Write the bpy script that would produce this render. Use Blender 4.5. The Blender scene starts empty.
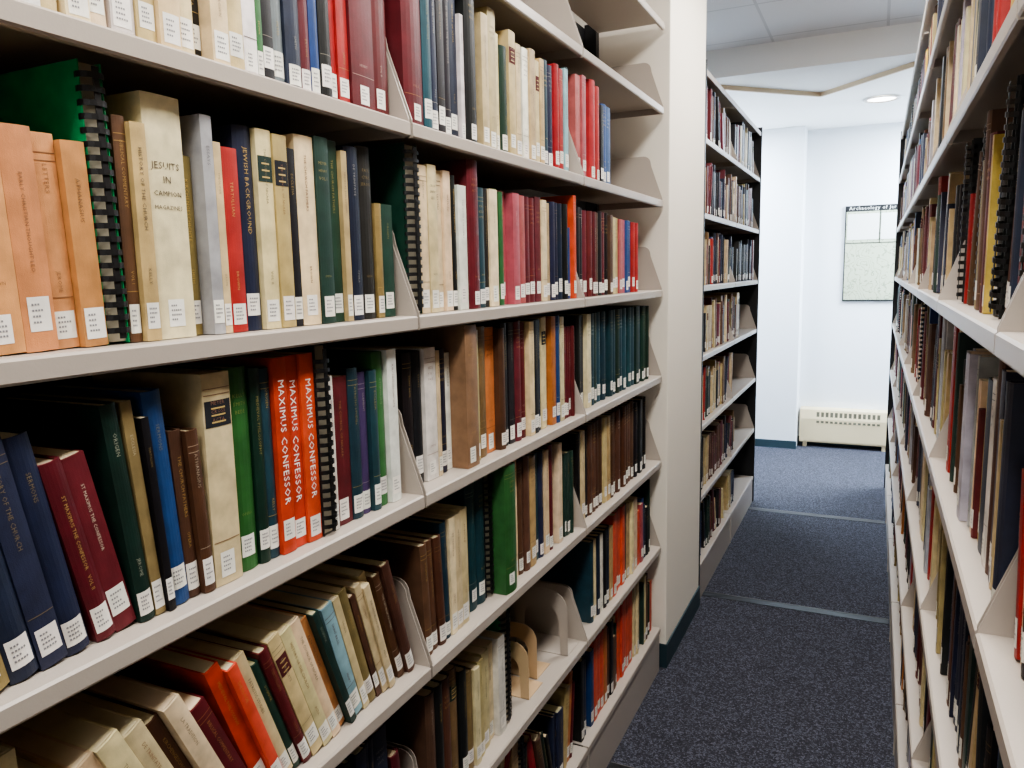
import bpy, math, random
from mathutils import Vector, Matrix
random.seed(11)
SC=bpy.context.scene
try:
    SC.view_settings.look='AgX - Medium High Contrast'
except Exception: pass
# ---------------------------------------------------------------- helpers
def lin(c):
    r=[]
    for v in c[:3]:
        v=v/255.0
        r.append(v/12.92 if v<=0.04045 else ((v+0.055)/1.055)**2.4)
    return tuple(r)+(1.0,)
def new_mat(name,col=(200,200,200),rough=.5,metal=0.0,bump=None):
    m=bpy.data.materials.new(name); m.use_nodes=True
    nt=m.node_tree; b=nt.nodes['Principled BSDF']
    b.inputs['Base Color'].default_value=lin(col); b.inputs['Roughness'].default_value=rough
    b.inputs['Metallic'].default_value=metal
    if bump:
        tc=nt.nodes.new('ShaderNodeTexCoord'); n=nt.nodes.new('ShaderNodeTexNoise')
        n.inputs['Scale'].default_value=bump[0]; n.inputs['Detail'].default_value=3
        bp=nt.nodes.new('ShaderNodeBump'); bp.inputs['Strength'].default_value=bump[1]; bp.inputs['Distance'].default_value=.002
        nt.links.new(tc.outputs['Object'],n.inputs['Vector']); nt.links.new(n.outputs['Fac'],bp.inputs['Height'])
        nt.links.new(bp.outputs['Normal'],b.inputs['Normal'])
    return m
def attr_mat(name,rough,metal=0.0,scale=600,strength=.25,amt=.12):
    m=bpy.data.materials.new(name); m.use_nodes=True
    nt=m.node_tree; b=nt.nodes['Principled BSDF']
    a=nt.nodes.new('ShaderNodeAttribute'); a.attribute_name='Col'
    tc=nt.nodes.new('ShaderNodeTexCoord'); n=nt.nodes.new('ShaderNodeTexNoise'); n.inputs['Scale'].default_value=35
    n.inputs['Detail'].default_value=6
    mr=nt.nodes.new('ShaderNodeMapRange'); mr.inputs['From Min'].default_value=.3; mr.inputs['From Max'].default_value=.7
    mr.inputs['To Min'].default_value=1-amt; mr.inputs['To Max'].default_value=1+amt*.5
    vm=nt.nodes.new('ShaderNodeVectorMath'); vm.operation='SCALE'
    nt.links.new(tc.outputs['Object'],n.inputs['Vector']); nt.links.new(n.outputs['Fac'],mr.inputs['Value'])
    nt.links.new(a.outputs['Color'],vm.inputs[0]); nt.links.new(mr.outputs['Result'],vm.inputs['Scale'])
    nt.links.new(vm.outputs['Vector'],b.inputs['Base Color'])
    b.inputs['Roughness'].default_value=rough; b.inputs['Metallic'].default_value=metal
    if strength:
        n2=nt.nodes.new('ShaderNodeTexNoise'); n2.inputs['Scale'].default_value=scale
        bp=nt.nodes.new('ShaderNodeBump'); bp.inputs['Strength'].default_value=strength; bp.inputs['Distance'].default_value=.0006
        nt.links.new(tc.outputs['Object'],n2.inputs['Vector']); nt.links.new(n2.outputs['Fac'],bp.inputs['Height'])
        nt.links.new(bp.outputs['Normal'],b.inputs['Normal'])
    return m
def mesh_obj(name,V,F,mat=None,parent=None,fix=True):
    me=bpy.data.meshes.new(name); me.from_pydata(V,[],F); me.update()
    if fix:
        import bmesh
        bm=bmesh.new(); bm.from_mesh(me); bmesh.ops.recalc_face_normals(bm,faces=bm.faces); bm.to_mesh(me); bm.free()
    ob=bpy.data.objects.new(name,me); SC.collection.objects.link(ob)
    if mat:
        me.materials.append(mat)
    if parent: ob.parent=parent
    return ob
def boxes(name,lst,mat,parent=None,bevel=0):
    V=[];F=[]
    for (x0,x1,y0,y1,z0,z1) in lst:
        o=len(V)
        V+=[(x0,y0,z0),(x1,y0,z0),(x1,y1,z0),(x0,y1,z0),(x0,y0,z1),(x1,y0,z1),(x1,y1,z1),(x0,y1,z1)]
        F+=[tuple(o+i for i in q) for q in ((0,3,2,1),(4,5,6,7),(0,1,5,4),(1,2,6,5),(2,3,7,6),(3,0,4,7))]
    ob=mesh_obj(name,V,F,mat,parent,fix=False)
    if bevel:
        md=ob.modifiers.new('bevel','BEVEL'); md.width=bevel; md.segments=2
    return ob
def empty(name):
    e=bpy.data.objects.new(name,None); SC.collection.objects.link(e); return e
# ---------------------------------------------------------------- materials
M_cover=attr_mat('book_cloth',.48,0,900,.4,.25)
M_paper=attr_mat('book_paper',.85,0,400,.1,.1)
M_ink=attr_mat('spine_lettering',.5,0,400,0,0)
M_shelf=new_mat('painted_shelf_metal',(174,164,154),.36,bump=(300,.06))
M_black=new_mat('black_steel',(14,14,16),.5)
M_wall=new_mat('wall_paint',(234,237,240),.85,bump=(180,.08))
M_colpaint=new_mat('column_paint',(236,228,214),.8,bump=(160,.1))
M_base=new_mat('vinyl_baseboard',(38,58,66),.5)
M_heat=new_mat('heater_enamel',(214,196,158),.45)
M_dark=new_mat('dark_slot',(90,86,70),.7)
M_trim=new_mat('tan_trim',(204,182,150),.6)
M_gyp=new_mat('gypsum_paint',(246,246,244),.9,bump=(150,.05))
# carpet
def carpet():
    m=bpy.data.materials.new('carpet_charcoal'); m.use_nodes=True; nt=m.node_tree; b=nt.nodes['Principled BSDF']
    tc=nt.nodes.new('ShaderNodeTexCoord'); n=nt.nodes.new('ShaderNodeTexNoise'); n.inputs['Scale'].default_value=420; n.inputs['Detail'].default_value=2
    n3=nt.nodes.new('ShaderNodeTexVoronoi'); n3.inputs['Scale'].default_value=190
    r=nt.nodes.new('ShaderNodeValToRGB'); e=r.color_ramp.elements
    e[0].position=.38; e[0].color=lin((24,24,31)); e[1].position=.74; e[1].color=lin((110,111,126))
    x=e.new(.56); x.color=lin((48,49,60))
    mx=nt.nodes.new('ShaderNodeMath'); mx.operation='ADD'
    sp=nt.nodes.new('ShaderNodeSeparateColor')
    s1=nt.nodes.new('ShaderNodeMath'); s1.operation='MULTIPLY'; s1.inputs[1].default_value=.28
    s2=nt.nodes.new('ShaderNodeMath'); s2.operation='MULTIPLY'; s2.inputs[1].default_value=.74
    nt.links.new(tc.outputs['Object'],n.inputs['Vector']); nt.links.new(tc.outputs['Object'],n3.inputs['Vector'])
    nt.links.new(n3.outputs['Color'],sp.inputs[0]); nt.links.new(sp.outputs[0],s1.inputs[0]); nt.links.new(n.outputs['Fac'],s2.inputs[0])
    nt.links.new(s1.outputs[0],mx.inputs[0]); nt.links.new(s2.outputs[0],mx.inputs[1])
    nt.links.new(mx.outputs[0],r.inputs['Fac']); nt.links.new(r.outputs['Color'],b.inputs['Base Color'])
    b.inputs['Roughness'].default_value=.95
    bp=nt.nodes.new('ShaderNodeBump'); bp.inputs['Strength'].default_value=.5; bp.inputs['Distance'].default_value=.003
    nt.links.new(mx.outputs[0],bp.inputs['Height']); nt.links.new(bp.outputs['Normal'],b.inputs['Normal'])
    return m
M_carpet=carpet()
def tiles():
    m=bpy.data.materials.new('ceiling_tile'); m.use_nodes=True; nt=m.node_tree; b=nt.nodes['Principled BSDF']
    tc=nt.nodes.new('ShaderNodeTexCoord'); br=nt.nodes.new('ShaderNodeTexBrick')
    br.offset=0; br.inputs['Scale'].default_value=1; br.inputs['Brick Width'].default_value=.61; br.inputs['Row Height'].default_value=.61
    br.inputs['Mortar Size'].default_value=.008; br.inputs['Color1'].default_value=lin((234,234,236)); br.inputs['Color2'].default_value=lin((230,230,233))
    br.inputs['Mortar'].default_value=lin((212,212,214))
    nt.links.new(tc.outputs['Object'],br.inputs['Vector']); nt.links.new(br.outputs['Color'],b.inputs['Base Color'])
    n=nt.nodes.new('ShaderNodeTexNoise'); n.inputs['Scale'].default_value=120
    bp=nt.nodes.new('ShaderNodeBump'); bp.inputs['Strength'].default_value=.2; bp.inputs['Distance'].default_value=.003
    nt.links.new(tc.outputs['Object'],n.inputs['Vector']); nt.links.new(n.outputs['Fac'],bp.inputs['Height']); nt.links.new(bp.outputs['Normal'],b.inputs['Normal'])
    b.inputs['Roughness'].default_value=.9
    return m
M_tile=tiles()
def emis(name,col,s):
    m=bpy.data.materials.new(name); m.use_nodes=True; b=m.node_tree.nodes['Principled BSDF']
    b.inputs['Base Color'].default_value=lin((240,240,240)); b.inputs['Emission Color'].default_value=lin(col); b.inputs['Emission Strength'].default_value=s
    return m
# ---------------------------------------------------------------- glyphs
GL={}
def glyph(ch):
    if ch in GL: return GL[ch]
    cu=bpy.data.curves.new('g','FONT'); cu.body=ch; cu.resolution_u=1; cu.size=1
    ob=bpy.data.objects.new('g',cu); SC.collection.objects.link(ob)
    dg=bpy.context.evaluated_depsgraph_get(); me=ob.evaluated_get(dg).to_mesh()
    V=[(v.co.x,v.co.y) for v in me.vertices]; F=[tuple(p.vertices) for p in me.polygons]
    ob.evaluated_get(dg).to_mesh_clear()
    bpy.data.objects.remove(ob); bpy.data.curves.remove(cu)
    w=max([p[0] for p in V],default=.3)+.09
    GL[ch]=(V,F,w); return GL[ch]
def layout(s):
    x=0;V=[];F=[]
    for ch in s:
        if ch==' ': x+=.32; continue
        gv,gf,w=glyph(ch); o=len(V)
        V+=[(a+x,b) for a,b in gv]; F+=[tuple(o+i for i in f) for f in gf]; x+=w
    return V,F,x
LAY={}
def lay(s):
    if s not in LAY: LAY[s]=layout(s)
    return LAY[s]
# ---------------------------------------------------------------- books
PAL=dict(t=(202,142,90),T=(190,168,122),c=(220,200,158),w=(226,222,214),b=(88,58,42),B=(130,104,72),o=(140,122,78),l=(180,176,186),r=(160,40,40),
 R=(206,78,52),n=(32,39,62),k=(25,24,27),d=(28,54,44),g=(54,106,58),G=(30,150,92),D=(20,58,44),K=(26,26,28),m=(98,31,38),p=(172,84,90),
 e=(32,64,74),u=(38,68,120),v=(76,54,96),a=(140,176,182),y=(192,164,74),s=(110,110,112),O=(194,120,66))
DARK=set('bonkdgGDKmeuvrsB')
TITLES=["ST MAXIMUS THE CONFESSOR","HISTORY OF THE CHURCH","PATRISTIC STUDIES","THE CHURCH FATHERS","DOGMATIK","THEOLOGIE","ORIGEN","TERTULLIAN","AUGUSTINE","EARLY CHRISTIAN THOUGHT","LETTERS","OPERA OMNIA","THE COUNCIL OF NICAEA","ATHANASIUS","GREGORY OF NYSSA","DE TRINITATE","MEDIEVAL PHILOSOPHY","SERMONS","BIBLICAL COMMENTARY","ESSAYS","THE DESERT FATHERS","CLEMENT","SAINT BASIL","LA TRADITION","KIRCHENGESCHICHTE","ECCLESIA","STUDIA PATRISTICA"]
SHORT=["VOL I","VOL II","ACTA","OPERA","BEDE","JEROME","CYRIL","LEO","PAUL","HENRY","SMITH","BROWN","MEYER","KELLY","CROSS"]
class Buf:
    def __init__(s): s.V=[];s.F=[];s.C=[];s.M=[]
    def add(s,V,F,c,m):
        o=len(s.V); s.V+=V; s.F+=[tuple(o+i for i in f) for f in F]; s.C+=[c]*len(F); s.M+=[m]*len(F)
    def build(s,name):
        me=bpy.data.meshes.new(name); me.from_pydata(s.V,[],s.F); me.update()
        for m in (M_cover,M_paper,M_ink): me.materials.append(m)
        me.polygons.foreach_set('material_index',s.M)
        at=me.color_attributes.new('Col','FLOAT_COLOR','CORNER')
        arr=[]
        for f,c in zip(s.F,s.C): arr+=list(c)*len(f)
        at.data.foreach_set('color',arr)
        ob=bpy.data.objects.new(name,me); SC.collection.objects.link(ob); return ob
def vary(c,a=14):
    k=random.uniform(-a,a)
    return tuple(min(250,max(8,v+k+random.uniform(-a*.35,a*.35))) for v in c)
def book(buf,side,face,y0,z0,w,h,code,lean=0,rec=None,depth=None,detail=2,title=None,label=True):
    """side: -1 = bookcase on the left of the aisle (books go toward -X), +1 right."""
    z0+=.001
    if rec is None: rec=random.uniform(.022,.032) if random.random()<(.84 if side<0 else .6) else random.uniform(.016,.046)
    if depth is None: depth=min(.235-rec,h*random.uniform(.66,.74))
    col=vary(PAL[code],10 if sum(PAL[code])<250 or code=='t' else 16); cl=lin(col)
    al=math.radians(abs(lean)); ca,sa=math.cos(al),math.sin(al)
    xf=face+side*rec
    def P(u,d,z):
        if lean>=0: yy=u*ca-z*sa; zz=u*sa+z*ca
        else:
            q=w-u; yy=w/ca-q*ca+z*sa; zz=q*sa+z*ca
        return (xf+side*d,y0+yy,z0+zz)
    t=.0025 if w>.012 else .0012
    comb=code in 'GDK'
    page=lin(vary((218,202,166),12))
    if comb:
        d0=.004
        for (u0,u1) in ((0,t*.6),(w-t*.6,w)):
            V=[P(u,d,z) for z in (0,h) for (u,d) in ((u0,d0),(u1,d0),(u1,depth),(u0,depth))]
            buf.add(V,[(0,3,2,1),(4,5,6,7),(0,1,5,4),(1,2,6,5),(2,3,7,6),(3,0,4,7)],cl,0)
        V=[P(u,d,z) for z in (.002,h-.002) for (u,d) in ((t*.7,d0+.004),(w-t*.7,d0+.004),(w-t*.7,depth-.002),(t*.7,depth-.002))]
        buf.add(V,[(0,3,2,1),(4,5,6,7),(0,1,5,4),(1,2,6,5),(2,3,7,6),(3,0,4,7)],lin((170,162,142)),1)
        bk=lin((10,10,12)); n=14; pitch=.0142; z=.012
        V=[P(u,d,zz) for zz in (.006,h-.006) for (u,d) in ((w*.36,-.0045),(w*.64,-.0045),(w*.64,-.0035),(w*.36,-.0035))]
        buf.add(V,[(0,3,2,1),(4,5,6,7),(0,1,5,4),(1,2,6,5),(2,3,7,6),(3,0,4,7)],bk,2)
        while z<h-.014:
            V=[];F=[]
            for i in range(n):
                a=2*math.pi*i/n
                for off in (0,.0009):
                    for zz in (z,z+.0062):
                        V.append(P(w/2+(w*.5+.0014-off)*math.cos(a),.006+(.0125-off)*math.sin(a),zz))
            for i in range(n):
                a=4*i;b=4*((i+1)%n)
                F+=[(a,b,b+1,a+1),(a+2,a+3,b+3,b+2),(a,a+2,b+2,b),(a+1,b+1,b+3,a+3)]
            buf.add(V,F,bk,2); z+=pitch
        if label:   # call-number label on the cover, next to the comb
            V=[P(-.0006,dd,zz) for (dd,zz) in ((.021,.012),(.06,.012),(.06,.05),(.021,.05))]
            buf.add(V,[(0,1,2,3)],lin((235,233,226)),1)
        return
    cloth = code in DARK and random.random()<.75
    b=min(w*.16,.006) if cloth else min(w*.05,.0015)
    N=6 if detail else 4
    def arc(u):
        q=2*u/w-1; return b*q*q
    out=[(0,depth)]+[(w*k/N,arc(w*k/N)) for k in range(N+1)]+[(w,depth)]
    inn=[(t,depth)]+[(t+(w-2*t)*k/N,arc(w*k/N)+t) for k in range(N+1)]+[(w-t,depth)]
    n=len(out)
    V=[P(u,d,0) for u,d in out]+[P(u,d,h) for u,d in out]+[P(u,d,0) for u,d in inn]+[P(u,d,h) for u,d in inn]
    F=[]
    for i in range(n-1):
        F+=[(i,i+1,n+i+1,n+i),(2*n+i,3*n+i,3*n+i+1,2*n+i+1),(n+i,n+i+1,3*n+i+1,3*n+i),(i,2*n+i,2*n+i+1,i+1)]
    F+=[(0,n,3*n,2*n),(n-1,3*n-1,4*n-1,2*n-1)]
    buf.add(V,F,cl,0)
    g=.003 if cloth else .0005
    V=[P(u,d,z) for z in (g,h-g) for (u,d) in ((t,b+t+.001),(w-t,b+t+.001),(w-t,depth-g),(t,depth-g))]
    buf.add(V,[(0,3,2,1),(4,5,6,7),(0,1,5,4),(1,2,6,5),(2,3,7,6),(3,0,4,7)],page,1)
    A=(lambda a:a) if side<0 else (lambda a:w-a)
    def patch(a0,a1,zb,zt,c,off=.0004,mat=1,K=4):
        V=[];F=[]
        for i in range(K+1):
            u=A(a0+(a1-a0)*i/K)
            V+=[P(u,arc(u)-off,zb),P(u,arc(u)-off,zt)]
        for i in range(K): F.append((2*i,2*i+2,2*i+3,2*i+1))
        buf.add(V,F,c,mat)
    if label:
        lw=min(w*random.uniform(.8,.96),.023); a0=(w-lw)*random.uniform(.3,.6); zb=random.choice((.008,.01,.014,.02)); lh=random.uniform(.027,.035)
        patch(a0,a0+lw,zb,zb+lh,lin(vary((236,233,224),6)))
        if detail:
            dk=lin((130,130,134))
            for i in range(4):
                zz=zb+lh*(.78-.17*i); s0=a0+lw*.16
                for j in range(random.randint(3,5)):
                    x0=s0+j*lw*.13
                    patch(x0,x0+lw*.085,zz-.001,zz+.001,dk,.0007,2,1)
        lo=zb+lh+.01
    else: lo=.02
    dark=sum(col)<380
    if dark: ink=random.choice([(200,168,96),(190,160,94),(200,192,172),(170,144,88)])
    else: ink=random.choice([(60,50,44),(70,58,50),(90,46,38),(60,54,60)])
    big=False
    if title and title[0] in '!#': 
        big=True
        if title[0]=='!': ink=(245,240,232)
        title=title[1:]
    mixf=0 if title else random.uniform(.2,.55)
    ink=tuple(a*(1-mixf)+b_*mixf for a,b_ in zip(ink,col))
    ik=lin(ink)
    space=h-.02-lo
    # bands
    if random.random()<.3 and w>.014 and not title:
        for zz in (h-.02,h-.028,lo+.004): patch(w*.03,w*.97,zz,zz+.0009,ik,.0005,2)
    if code in 'BoTbc' and random.random()<.12 and w>.02 and not title:
        pc=lin(random.choice([(80,20,24),(24,26,34),(30,50,44)]))
        zt=h-.035; patch(w*.04,w*.96,zt-.034,zt,pc,.0005,1); ik2=lin((190,164,104))
        for i in range(3): patch(w*.25,w*.75,zt-.011-.009*i,zt-.009-.009*i,ik2,.0008,2)
        space-=.08
    if detail==2:
        horiz = w>.03 and random.random()<.6 and not title
        def put(s,cz,size,vert,shift=0):
            V0,F0,L=lay(s)
            VV=[]
            for (tx,ty) in V0:
                tx=(tx-L/2)*size; ty=(ty-.35)*size
                if vert: a=w/2+ty+shift; zz=cz-tx
                else: a=w/2+tx; zz=cz+ty
                u=A(a); VV.append(P(u,arc(max(0,min(w,u)))-.0006,zz))
            buf.add(VV,F0,ik,2)
        if title and '|' in title:
            for k,s in enumerate(title.split('|')):
                L=lay(s)[2]; put(s,h-.08-.016*k,min(w*.74/L,.0115),False)
        elif horiz:
            for k,s in enumerate(random.sample(SHORT,3)):
                L=lay(s)[2]; size=min(w*.62/L,.007)
                put(s,h-.038-.011*k,size,False)
            if space>.13:
                s=random.choice(SHORT); put(s,lo+.02,min(w*.45/lay(s)[2],.006),False)
        elif big:
            L=lay(title)[2]; put(title,lo+space*.5,min(space*.94/L,.0165),True)
        else:
            s=title or random.choice(TITLES)
            L=lay(s)[2]; size=min(space*.62/L,w*.38,.010 if title else .007)
            put(s,h-.025-L*size/2-random.uniform(0,.02),size,True)
            if random.random()<.4: 
                s=random.choice(SHORT); put(s,lo+.02,min(w*.35,.006),True)
    elif detail==1:
        L=space*random.uniform(.25,.5); cz=lo+space*.6; nn=int(L/.005)
        hw=min(w*.2,.0035)
        for i in range(nn):
            if random.random()<.2: continue
            zz=cz+L/2-i*.005
            V=[P(A(w/2+s1*hw),arc(w/2+s1*hw)-.0006,zz+s2*.0015) for s1,s2 in ((-1,-1),(1,-1),(1,1),(-1,1))]
            buf.add(V,[(0,1,2,3)],ik,2)
MIX_L="cccccTTTTbbBnnnkkkdddmmmeuwwtoRpsa"
MIX_R="mmmmmmmmnnnnnnkkkkkkbbbbbBBTTTcccdddrrwyuoOlce"
def fill(buf,side,face,z,ya,yb,mix,detail,maxh=.29,minh=.19,leanp=.05,combp=0.0,neg=.4,gapp=0.0):
    y=ya; last=0; lean=0; run=0; cur=random.choice(mix); hh=random.uniform(minh,maxh); lasth=.2
    while True:
        if run<=0:
            run=random.randint(1,5); cur=random.choice(mix); hh=random.uniform(minh,maxh)
            lean=random.uniform(4,17) if random.random()<leanp else random.choice((0,0,0,0,1.5))
            if lean>3 and random.random()<neg: lean=-lean
            if random.random()<gapp and lean<=0: y+=random.uniform(.02,.06)
            ser=random.random()<.35
        c=cur if ser else random.choice(mix)
        h=hh if ser else min(maxh,max(minh,hh+random.uniform(-.055,.055)))
        w=random.choice((.012,.014,.018,.022,.026,.03,.034,.044))*random.uniform(.9,1.1)
        if random.random()<combp: c='K'; w=.028; h=min(.285,maxh)
        sl=math.sin(math.radians(lean)); s0=math.sin(math.radians(last))
        gap=max(0,max(h,lasth)*(sl-s0))
        ext=max(0,-h*sl)
        if y+gap+w/math.cos(math.radians(lean))+ext+.003>yb: break
        y+=gap
        book(buf,side,face,y,z,w,h,c,lean,detail=detail,label=random.random()<.85)
        y+=w/math.cos(math.radians(lean))+.0008; last=lean; lasth=h; run-=1
    return y
def row(buf,side,face,z,ya,yb,spec,mix=MIX_L,detail=2,pad=True,align='start',mh=.29):
    """spec items: (w_mm,h_mm,code[,lean[,title[,rec]]])"""
    tot=0;last=0
    for s in spec:
        ln=s[3] if len(s)>3 else 0
        tot+=s[0]*.001/math.cos(math.radians(ln))+.0008+max(0,s[1]*.001*(math.sin(math.radians(ln))-math.sin(math.radians(last)))); last=ln
    k=1.0
    L=yb-ya
    sp=.0008*len(spec)
    if tot>L: k=(L-sp)/(tot-sp)*.995
    y=ya
    if align=='end' and tot<L: 
        fill(buf,side,face,z,ya,yb-tot-.004,mix,detail,mh,neg=0); y=yb-tot-.002
    last=0
    for s in spec:
        ln=s[3] if len(s)>3 else 0; ti=s[4] if len(s)>4 else None; rc=s[5] if len(s)>5 else None
        w=s[0]*.001*k; h=s[1]*.001
        y+=max(0,h*(math.sin(math.radians(ln))-math.sin(math.radians(last))))
        book(buf,side,face,y,z,w,h,s[2],ln,rec=rc,detail=detail,title=ti)
        y+=w/math.cos(math.radians(ln))+.0008; last=ln
    if pad and align=='start' and yb-y>.04: fill(buf,side,face,z,y+.001,yb,mix,detail,mh)
# ---------------------------------------------------------------- bookcases
LV=[.183,.524,.872,1.206,1.532,1.863,2.196]
TOP=2.49; SD=.25
def bookcase(side,face,joints,name,ends=(0,0)):
    root=empty(name)
    prof=[(0,-.023),(0,-.003),(.003,0),(SD,0),(SD,-.002),(.010,-.002),(.010,-.026),(.002,-.026)]
    V=[];F=[]
    def extr(pr,y0,y1,z):
        o=len(V);n=len(pr)
        for y in (y0,y1):
            for d,zz in pr: V.append((face+side*d,y,z+zz))
        for i in range(n): 
            j=(i+1)%n; F.append((o+i,o+j,o+n+j,o+n+i))
        F.append(tuple(o+i for i in range(n))); F.append(tuple(o+n+i for i in reversed(range(n))))
    for a,b in zip(joints[:-1],joints[1:]):
        for z in LV+[TOP]: extr(prof,a+.004,b-.004,z)
    mesh_obj('shelves',V,F,M_shelf,root)
    # end plates
    V=[];F=[]
    pl=[(.002,-.024),(.002,.004)]
    pl+=[(.045,.125)]
    for k in range(5):
        a=math.radians(160-70*k/4); pl.append((.075+.028*math.cos(a),.135+.028*math.sin(a)))
    pl+=[(SD,.163),(SD,-.024)]
    def plate(y,z):
        o=len(V);n=len(pl)
        for yy in (y-.0009,y+.0009):
            for d,zz in pl: V.append((face+side*d,yy,z+zz))
        for i in range(n):
            j=(i+1)%n; F.append((o+i,o+j,o+n+j,o+n+i))
        F.append(tuple(o+i for i in range(n))); F.append(tuple(o+n+i for i in reversed(range(n))))
    for i,j in enumerate(joints):
        for z in LV[1:]:
            if i>0: plate(j-.0050,z)
            if i<len(joints)-1: plate(j+.0050,z)
    mesh_obj('shelf_brackets',V,F,M_shelf,root)
    # base kick plates
    L=[]
    def bx(d0,d1,y0,y1,z0,z1):
        x0,x1=sorted((face+side*d0,face+side*d1)); L.append((x0,x1,y0,y1,z0,z1))
    for a,b in zip(joints[:-1],joints[1:]):
        bx(.004,.016,a+.003,b-.003,.0,LV[0]-.028)
        bx(.0,.018,a+.001,a+.0028,.0,LV[0]); 
    bx(.016,SD,joints[0]+.002,joints[0]+.006,0,LV[0]-.03); bx(.016,SD,joints[-1]-.006,joints[-1]-.002,0,LV[0]-.03)
    boxes('base',L,M_shelf,root)
    L=[]
    for j in joints: bx(SD+.004,SD+.05,j-.016,j+.016,0,TOP+.03)
    bx(SD+.052,SD+.058,joints[0],joints[-1],.02,TOP+.02)  # added black sheet, stands in for the darkness behind the open-backed shelves
    if ends[0]: bx(-.004,SD+.06,joints[0]-.022,joints[0]-.002,0,TOP+.03)
    if ends[1]: bx(-.004,SD+.06,joints[-1]+.002,joints[-1]+.022,0,TOP+.03)
    boxes('uprights_and_shade_back',L,M_black,root)
    return root
FL=-.73
# ---- first left case
JL=[-.555,.305,1.165,2.03,2.895]
bookcase(-1,FL,JL,'library_bookcase')
B=Buf()
g=.0135
S=[(a+g,b-g) for a,b in zip(JL[:-1],JL[1:])]
A_,B_,C_,D_,E_,F_=1.863,1.532,1.206,.872,.524,.183
for z in LV[:6]: fill(B,-1,FL,z,*S[0],MIX_L,1)
# row A
row(B,-1,FL,A_,*S[1],[(30,250,'w'),(25,240,'T'),(30,250,'c'),(26,245,'c'),(20,240,'k'),(28,250,'c'),(26,255,'T'),(24,240,'w'),(12,230,'g'),(20,250,'k'),(25,240,'s'),(30,260,'n'),(22,240,'m'),(20,250,'u'),(26,260,'k'),(14,240,'r'),(26,250,'r'),(60,290,'m'),(54,290,'m')],align='end',mix="ccTw")
row(B,-1,FL,A_,*S[2],[(62,300,'m',0,None,.016),(30,280,'e'),(32,285,'n'),(26,290,'k'),(26,280,'k'),(30,285,'n'),(14,240,'w'),(45,300,'k',0,None,.016),(34,255,'s'),(30,270,'T'),(36,290,'T'),(24,250,'c'),(36,230,'d'),(34,270,'T'),(26,250,'c'),(24,250,'k'),(32,255,'w'),(30,260,'T'),(22,240,'c'),(26,250,'T'),(34,255,'e'),(34,250,'n'),(30,260,'r'),(26,255,'r')])
row(B,-1,FL,A_,*S[3],[(40,270,'p'),(30,275,'p'),(40,270,'r'),(44,280,'r'),(40,270,'r'),(28,225,'k'),(44,235,'u'),(44,235,'u')],pad=False)
# row B
row(B,-1,FL,B_,.435,S[1][1],[(42,226,'t',2),(34,221,'t',2),(28,219,'t',2),(27,214,'t',2),(28,300,'G',1),(16,250,'b'),(20,245,'T'),(54,282,'c',0,'#JESUITS|IN|CAMPION|MAGAZINES'),(25,220,'o'),(18,270,'l'),(12,240,'c'),(27,236,'r'),(33,268,'n',0,'JEWISH BACKGROUND'),(29,268,'c'),(27,265,'T'),(17,250,'k'),(40,272,'c'),(31,275,'d'),(29,275,'d'),(14,262,'T'),(36,272,'n'),(40,278,'k')])
fill(B,-1,FL,B_,S[1][0],.425,"tT",1,leanp=0)
row(B,-1,FL,B_,*S[2],[(42,300,'D'),(30,268,'c'),(31,272,'c'),(30,266,'c'),(27,268,'c'),(20,262,'k'),(34,245,'w'),(46,298,'m',0,None,.016),(35,248,'e'),(22,250,'k'),(38,250,'c'),(22,255,'g'),(20,250,'g'),(38,255,'p'),(34,252,'p'),(34,250,'p'),(36,250,'m'),(32,250,'m'),(34,255,'m'),(28,250,'c'),(26,245,'T'),(28,250,'n'),(28,250,'n'),(28,250,'n'),(28,250,'k')])
row(B,-1,FL,B_,*S[3],[(30,250,'k'),(30,250,'k'),(34,245,'m'),(34,245,'m'),(30,245,'m'),(30,245,'b'),(30,250,'k'),(34,250,'m'),(34,250,'k'),(30,245,'b'),(30,240,'T'),(34,240,'T'),(34,238,'p'),(34,238,'p'),(34,238,'u'),(34,238,'u'),(40,235,'r'),(40,235,'r')],pad=False)
# row C
row(B,-1,FL,C_,.3185,S[1][1],[(34,240,'d',8),(35,250,'o',10),(30,250,'n',10),(29,250,'n',10),(27,248,'n',10),(24,215,'m',12,'ST MAXIMUS THE CONFESSOR'),(27,215,'m',12,'ST MAXIMUS THE CONFESSOR'),(20,262,'d',6),(14,262,'o',5),(10,240,'k',4),(26,268,'u',4),(18,215,'b',3),(18,212,'b',3),(46,278,'c'),(40,280,'g'),(19,275,'d'),(19,272,'e'),(27,285,'R',0,'!MAXIMUS CONFESSOR'),(27,285,'R',0,'!MAXIMUS CONFESSOR'),(30,285,'R',0,'!MAXIMUS CONFESSOR'),(29,295,'K',0,None,.02),(12,245,'w'),(42,240,'m'),(28,250,'e'),(24,240,'v'),(20,240,'e'),(30,268,'g'),(28,270,'w')],pad=False)
row(B,-1,FL,C_,*S[2],[(32,255,'k',0,None,.045),(30,255,'k',0,None,.045),(42,258,'w',0,None,.04),(14,250,'c',0,None,.04),(34,250,'n',0,None,.045),(20,240,'w',0,None,.05),(50,294,'B',0,None,.012),(30,280,'T'),(50,285,'B'),(46,280,'O'),(30,275,'b'),(30,285,'k'),(30,285,'k'),(34,285,'m'),(34,280,'m'),(28,280,'c'),(28,282,'k'),(30,282,'n'),(30,285,'c'),(26,285,'T'),(30,285,'O'),(26,285,'u'),(26,280,'c')])
row(B,-1,FL,C_,*S[3],[(36,275,'k'),(36,275,'n'),(36,275,'c')]+[(36,275,'e'),(36,275,'d'),(36,275,'e')]*5+[(30,270,'d')]*3,pad=False)
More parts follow.
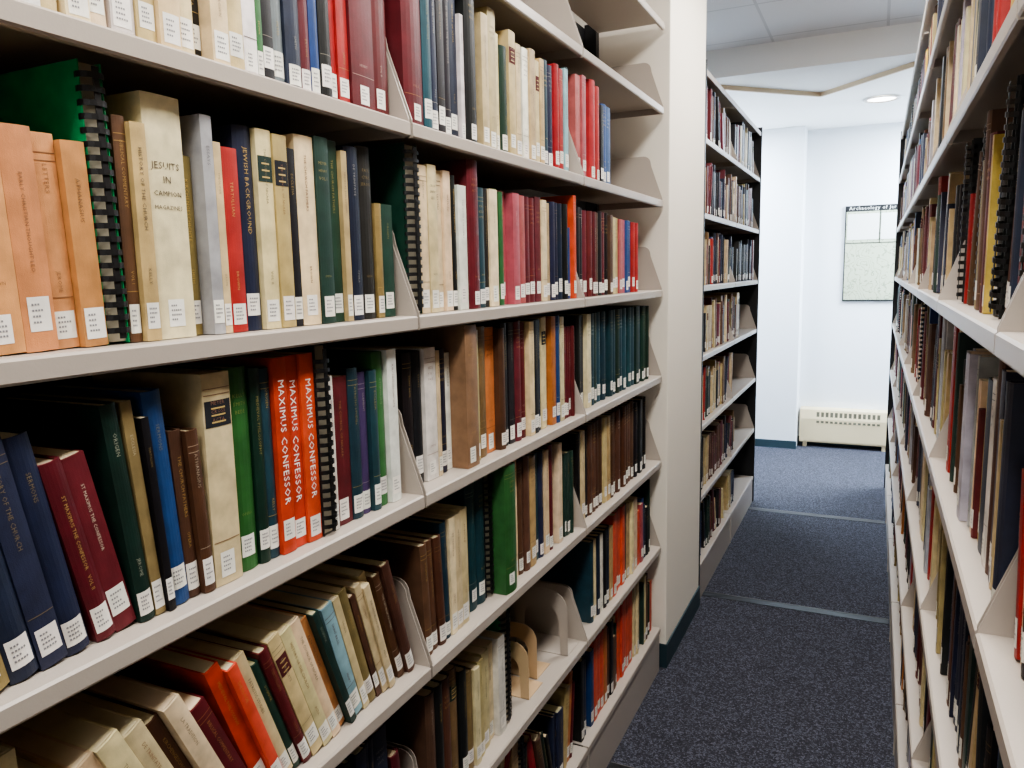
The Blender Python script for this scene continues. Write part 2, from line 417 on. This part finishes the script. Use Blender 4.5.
# row D
def q(l,n): return [(w,h,c,n) for w,h,c in l]
row(B,-1,FL,D_,*S[1],q([(24,225,'c'),(30,235,'c'),(26,230,'c'),(22,220,'b'),(26,235,'c'),(24,210,'m')],24)+q([(24,240,'R'),(18,230,'R'),(20,235,'c'),(14,210,'d'),(18,225,'m'),(24,235,'c'),(22,235,'c'),(20,240,'c'),(20,228,'t'),(14,235,'d')],20)+q([(26,225,'a'),(16,230,'c'),(22,235,'o'),(14,215,'b'),(16,230,'c'),(16,222,'c'),(18,235,'c'),(20,225,'b'),(22,240,'b')],17),align='end',mix="cccTtb")
row(B,-1,FL,D_,*S[2],[(24,225,'b',3),(24,225,'b',3),(26,225,'b',3),(22,245,'e',2),(22,245,'c'),(26,245,'c'),(26,250,'c'),(26,240,'T',0,None,.04),(44,285,'e',0,None,.04),(40,285,'e',0,None,.04),(30,290,'K',0,None,.04),(60,300,'g',0,None,.003),(28,298,'g'),(30,290,'c'),(26,285,'b'),(30,290,'b'),(34,280,'T'),(30,280,'e'),(30,280,'n'),(28,275,'c'),(30,285,'m'),(30,270,'n'),(30,275,'c')])
row(B,-1,FL,D_,*S[3],[(30,270,'k'),(30,270,'c'),(26,260,'k')]+[(34,278,'b')]*4+[(30,275,'T')]*2+[(34,278,'b')]*8+[(30,270,'k')]*5,pad=False)
# row E
fill(B,-1,FL,E_,*S[1],MIX_L,2,leanp=.3)
row(B,-1,FL,E_,*S[2],[(34,270,'b'),(30,270,'k'),(34,268,'b'),(38,270,'B'),(30,250,'k'),(30,230,'B'),(24,225,'c'),(26,230,'T'),(34,235,'c'),(34,235,'c'),(36,240,'w'),(46,290,'G')],pad=False)
row(B,-1,FL,E_,2.14,S[3][1],[(30,260,'e'),(30,255,'c'),(30,260,'n'),(26,255,'w'),(30,260,'k'),(34,260,'n'),(30,250,'T'),(34,280,'R'),(34,282,'R'),(34,280,'R'),(36,280,'R'),(30,275,'b'),(30,270,'T')],pad=True)
# row base
fill(B,-1,FL,F_,*S[1],MIX_L,1,leanp=.3)
fill(B,-1,FL,F_,*S[2],"ckbTnOdrcmk",2,leanp=.3,combp=.08)
row(B,-1,FL,F_,*S[3],[(26,260,'k'),(30,250,'n'),(30,255,'e'),(30,250,'u'),(34,270,'R'),(34,270,'R'),(34,265,'R'),(34,265,'O'),(30,250,'b'),(30,260,'k')],mix="Rbkcdm",pad=True)
# top row
fill(B,-1,FL,LV[6],*S[0],MIX_L,1,maxh=.25); fill(B,-1,FL,LV[6],*S[1],MIX_L,1,maxh=.25)
B.build('shelved_books')
# ---- second left case
J2=[3.60,4.505,5.41]
bookcase(-1,FL+.01,J2,'library_bookcase.001',ends=(1,1))
B=Buf()
for i,z in enumerate(LV):
    fill(B,-1,FL+.01,z,J2[0]+g,J2[1]-g,"mmbbkkkccTTndduBrkk" if i<5 else "kkmmcTbbnr",1,maxh=.26,leanp=.15)
    e={0:.35,1:.3,2:.3,3:.45}.get(i,.97)
    fill(B,-1,FL+.01,z,J2[1]+g,J2[1]+.87*e-g,"kkkTTccmmbbBn" if i!=4 else "kkkkkmn",1,maxh=.26,leanp=.15)
B.build('shelved_books.001')
# ---- right case
FR=.113
JR=[-.79,.07,.93,1.79,2.65,3.51,4.37,5.23,6.09]
bookcase(1,FR,JR,'library_bookcase.002',ends=(0,1))
B=Buf()
for k,(a,b) in enumerate(zip(JR[:-1],JR[1:])):
    for i,z in enumerate(LV):
        fill(B,1,FR,z,a+g,b-g-(.12 if random.random()<.25 else 0),MIX_R,2 if k in(1,2) else 1,maxh=.29 if i<6 else .26,leanp=.4,combp=.015,gapp=.12)
B.build('shelved_books.002')
# ---------------------------------------------------------------- bookends
def bookend(name,y,x0,z,w=.12,h=.15,col=M_shelf):
    n=10; outer=[(0,0)];inner=[(.022,.0)]
    r=w*.35
    for k in range(n+1):
        a=math.pi-math.pi*.5*k/n; outer.append((r+r*math.cos(a),h-r+r*math.sin(a)))
    for k in range(n+1):
        a=math.pi*.5-math.pi*.5*k/n; outer.append((w-r+r*math.cos(a),h-r+r*math.sin(a)))
    outer.append((w,0))
    ri=w/2-.026
    for k in range(2*n+2):
        a=math.pi-math.pi*k/(2*n+1); inner.append((w/2+ri*math.cos(a),h*.5+ri*math.sin(a)))
    inner.append((w-.022,0))
    m=len(outer); V=[];F=[]
    for yy in (y-.0008,y+.0008):
        for lst in (outer,inner):
            for a,b in lst: V.append((x0-a,yy,z+.001+b))
    for i in range(m-1):
        F+=[(i,i+1,m+i+1,m+i),(2*m+i,3*m+i,3*m+i+1,2*m+i+1),(i,2*m+i,2*m+i+1,i+1),(m+i,m+i+1,3*m+i+1,3*m+i)]
    F+=[(0,m,3*m,2*m),(m-1,3*m-1,4*m-1,2*m-1)]
    ob=mesh_obj(name,V,F,col)
    boxes('base_tongue',[(x0-w,x0,y-.0008,y+.09,z+.0005,z+.0022)],col,ob)
    return ob
M_tan=new_mat('tan_enamel',(196,166,130),.4)
bookend('metal_bookend',1.67,FL-.03,E_,col=M_tan)
bookend('metal_bookend.001',1.77,FL-.05,E_,col=M_tan)
bookend('metal_bookend.002',1.92,FL-.02,E_,w=.16,h=.19,col=M_shelf)
# ---------------------------------------------------------------- room
XL,XR,YN,YF=-1.7,1.3,-1.6,7.45
boxes('floor',[(XL,XR,YN,YF,-.05,0)],M_carpet)
boxes('wall_back',[(XL-.1,XR+.1,YF,YF+.1,0,3.0)],M_wall)
boxes('wall_left',[(XL-.1,XL,YN,YF,0,3.0)],M_wall)
boxes('wall_right',[(XR,XR+.1,YN,YF,0,3.0)],M_wall)
boxes('wall_front',[(XL-.1,XR+.1,YN-.1,YN,0,3.0)],M_wall)
boxes('ceiling',[(XL,XR,YN,5.0,2.93,3.0)],M_tile)
Vp=[(XL,5.18),(-.96,5.18),(-.39,5.76),(.14,5.2),(XR,5.2)]
SZ=2.765
V=[(XL,5.0,2.93),(XR,5.0,2.93),(XL,5.0,SZ),(XR,5.0,SZ)]+[(x,y,SZ) for x,y in reversed(Vp)]
F=[(0,1,3,2),(2,3,4,5,6,7,8)]
o=len(V); V+=[(x,y,SZ) for x,y in Vp]+[(x,y,2.80) for x,y in Vp]
F+=[(o+i,o+i+1,o+6+i,o+5+i) for i in range(4)]
o=len(V); V+=[(x,y,2.80) for x,y in Vp]+[(XR,YF,2.80),(XL,YF,2.80)]
F.append(tuple(o+i for i in range(7)))
mesh_obj('ceiling_soffit',V,F,M_gyp,fix=False)
V=[];F=[]
for i,(x,y) in enumerate(Vp): V+=[(x,y-.012,2.738),(x,y-.012,SZ),(x,y+.012,2.738),(x,y+.012,2.80)]
for i in range(4):
    a=4*i; F+=[(a,a+4,a+5,a+1),(a,a+2,a+6,a+4),(a+2,a+3,a+7,a+6)]
mesh_obj('trim_1',V,F,M_trim,fix=False)
boxes('wall_column',[(-1.35,-.715,2.925,3.565,0,2.93)],M_colpaint,bevel=.004)
boxes('baseboard_column',[(-1.352,-.709,2.92,3.570,0,.10)],M_base)
boxes('wall_pillar',[(XL,-.60,7.2,YF,0,2.80)],M_wall,bevel=.004)
boxes('baseboard_pillar',[(XL,-.594,7.19,7.2,0,.07)],M_base)
boxes('baseboard_back',[(-.6,XR,7.44,YF,0,.07)],M_base)
# floor rails
rl=[]
dk=[]
for y in (2.22,3.72,5.24):
    rl+=[(FL,FR,y+.022,y+.025,0,.003)]
    dk+=[(FL,FR,y-.030,y+.022,0,.002)]
M_steel=new_mat('worn_steel',(110,108,106),.45,.5)
rr=empty('floor_rail'); boxes('rail_edges',rl,M_steel,rr); boxes('rail_channel',dk,M_black,rr)
# heater
h=empty('baseboard_heater')
hx0,hx1=-.58,.16
V=[];F=[]
pr=[(7.45,.045),(7.33,.045),(7.325,.06),(7.325,.26),(7.345,.34),(7.36,.35),(7.45,.35)]
for x in (hx0,hx1):
    for y,z in pr: V.append((x,y,z))
n=len(pr)
for i in range(n): F.append((i,(i+1)%n,n+(i+1)%n,n+i))
F+=[tuple(range(n)),tuple(n+i for i in reversed(range(n)))]
mesh_obj('heater_cover',V,F,M_heat,h)
V=[];F=[]
x=hx0+.14
while x<hx1-.1:
    o=len(V)
    for xx in (x,x+.024):
        V+=[(xx,7.3225,.225),(xx,7.3355,.322),(xx,7.342,.31),(xx,7.332,.23)]
    F+=[(o,o+4,o+5,o+1),(o+1,o+5,o+6,o+2),(o,o+1,o+2,o+3),(o+4,o+7,o+6,o+5),(o,o+3,o+7,o+4)]
    x+=.038
mesh_obj('heater_grille',V,F,M_dark,h)
boxes('heater_feet',[(hx0+.03,hx0+.06,7.34,7.44,0,.046),(hx1-.06,hx1-.03,7.34,7.44,0,.046)],M_heat,h)
# poster
def mapmat():
    m=bpy.data.materials.new('map_print'); m.use_nodes=True; nt=m.node_tree; b=nt.nodes['Principled BSDF']
    tc=nt.nodes.new('ShaderNodeTexCoord'); n=nt.nodes.new('ShaderNodeTexNoise'); n.inputs['Scale'].default_value=5; n.inputs['Detail'].default_value=4
    mu=nt.nodes.new('ShaderNodeMath'); mu.operation='MULTIPLY'; mu.inputs[1].default_value=14
    fr=nt.nodes.new('ShaderNodeMath'); fr.operation='FRACT'
    r=nt.nodes.new('ShaderNodeValToRGB'); e=r.color_ramp.elements
    e[0].position=.0; e[0].color=lin((120,130,108)); e[1].position=.25; e[1].color=lin((180,186,160))
    nt.links.new(tc.outputs['Object'],n.inputs['Vector']); nt.links.new(n.outputs['Fac'],mu.inputs[0]); nt.links.new(mu.outputs[0],fr.inputs[0])
    nt.links.new(fr.outputs[0],r.inputs['Fac']); nt.links.new(r.outputs['Color'],b.inputs['Base Color']); b.inputs['Roughness'].default_value=.35
    return m
p=empty('archaeology_poster')
px0,px1,pz0,pz1=-.27,.36,1.31,2.13
boxes('frame',[(px0,px1,7.43,7.449,pz0,pz1)],M_black,p)
boxes('print',[(px0+.010,px1-.010,7.426,7.431,pz0+.012,pz1-.05)],mapmat(),p)
wh=new_mat('poster_white',(225,226,220),.4)
boxes('panels',[(px0+.02,px0+.27,7.423,7.427,1.84,2.06),(px0+.285,px1-.02,7.423,7.427,1.84,2.06)],wh,p)
boxes('rules',[(px0+.012,px1-.012,7.422,7.4265,1.81,1.815),(px0+.275,px0+.280,7.422,7.4265,1.81,2.08)],M_black,p)
V0,F0,L=lay("Archaeology of Jerusalem")
s=.50/L
mesh_obj('title',[(px0+.03+x*s,7.4285,pz1-.036+y*s) for x,y in V0],F0,wh,p)
# ceiling lights
EM=emis('lamp_diffuser',(255,250,240),6)
EM2=emis('downlight_glow',(255,252,245),8)
def troffer(name,x,y,z,w,l,power,col):
    t=empty(name); 
    boxes('housing',[(x-w/2-.02,x-w/2,y-l/2,y+l/2,z-.02,z),(x+w/2,x+w/2+.02,y-l/2,y+l/2,z-.02,z),(x-w/2-.02,x+w/2+.02,y-l/2-.02,y-l/2,z-.02,z),(x-w/2-.02,x+w/2+.02,y+l/2,y+l/2+.02,z-.02,z)],M_heat,t)
    boxes('diffuser',[(x-w/2,x+w/2,y-l/2,y+l/2,z-.012,z-.004)],EM,t)
    ld=bpy.data.lights.new(name+'_tube','AREA'); ld.shape='RECTANGLE'; ld.size=w; ld.size_y=l; ld.energy=power; ld.color=col
    lo=bpy.data.objects.new(name+'_tube',ld); lo.location=(x,y,z-.03); SC.collection.objects.link(lo); lo.parent=t
warm=(1,.975,.94); cool=(.72,.85,1)
troffer('ceiling_light',-.08,-.5,2.93,.3,1.2,31,warm)
troffer('ceiling_light.001',-.08,1.1,2.93,.3,1.2,36,warm)
troffer('ceiling_light.002',-.12,3.1,2.93,.3,1.2,35,warm)
troffer('ceiling_light.003',.8,6.7,2.80,.6,1.1,190,cool)
troffer('ceiling_light.004',-1.3,6.3,2.80,.3,1.1,95,cool)
V=[];F=[];cx,cy=-.02,6.35
for k in range(24):
    a=2*math.pi*k/24
    for r_,z_ in ((.125,2.793),(.1,2.788),(.094,2.798)): V.append((cx+r_*math.cos(a),cy+r_*math.sin(a),z_))
for k in range(24):
    a=3*k;b=3*((k+1)%24); F+=[(a,b,b+1,a+1),(a+1,b+1,b+2,a+2)]
dl=mesh_obj('recessed_downlight',V,F,M_shelf)
mesh_obj('lens',[(cx+.094*math.cos(2*math.pi*k/24),cy+.094*math.sin(2*math.pi*k/24),2.796) for k in range(24)],[tuple(range(24))],EM2,dl)
# world
w=bpy.data.worlds.new('world'); SC.world=w; w.use_nodes=True
w.node_tree.nodes['Background'].inputs[0].default_value=(.9,.95,1,1); w.node_tree.nodes['Background'].inputs[1].default_value=.05
# camera
th,ph,ro=map(math.radians,(25.3,8.06,1.2))
Fd=Vector((-math.sin(th)*math.cos(ph),math.cos(th)*math.cos(ph),-math.sin(ph)))
Rt=Vector((math.cos(th),math.sin(th),0)); Up=Rt.cross(Fd)
R2=Rt*math.cos(ro)-Up*math.sin(ro); U2=Up*math.cos(ro)+Rt*math.sin(ro)
M=Matrix((R2,U2,-Fd)).transposed().to_4x4(); M.translation=Vector((0,0,1.6))
cd=bpy.data.cameras.new('camera'); cd.sensor_width=36; cd.lens=770/1024*36; cd.clip_start=.01
co=bpy.data.objects.new('camera',cd); SC.collection.objects.link(co); co.matrix_world=M; SC.camera=co
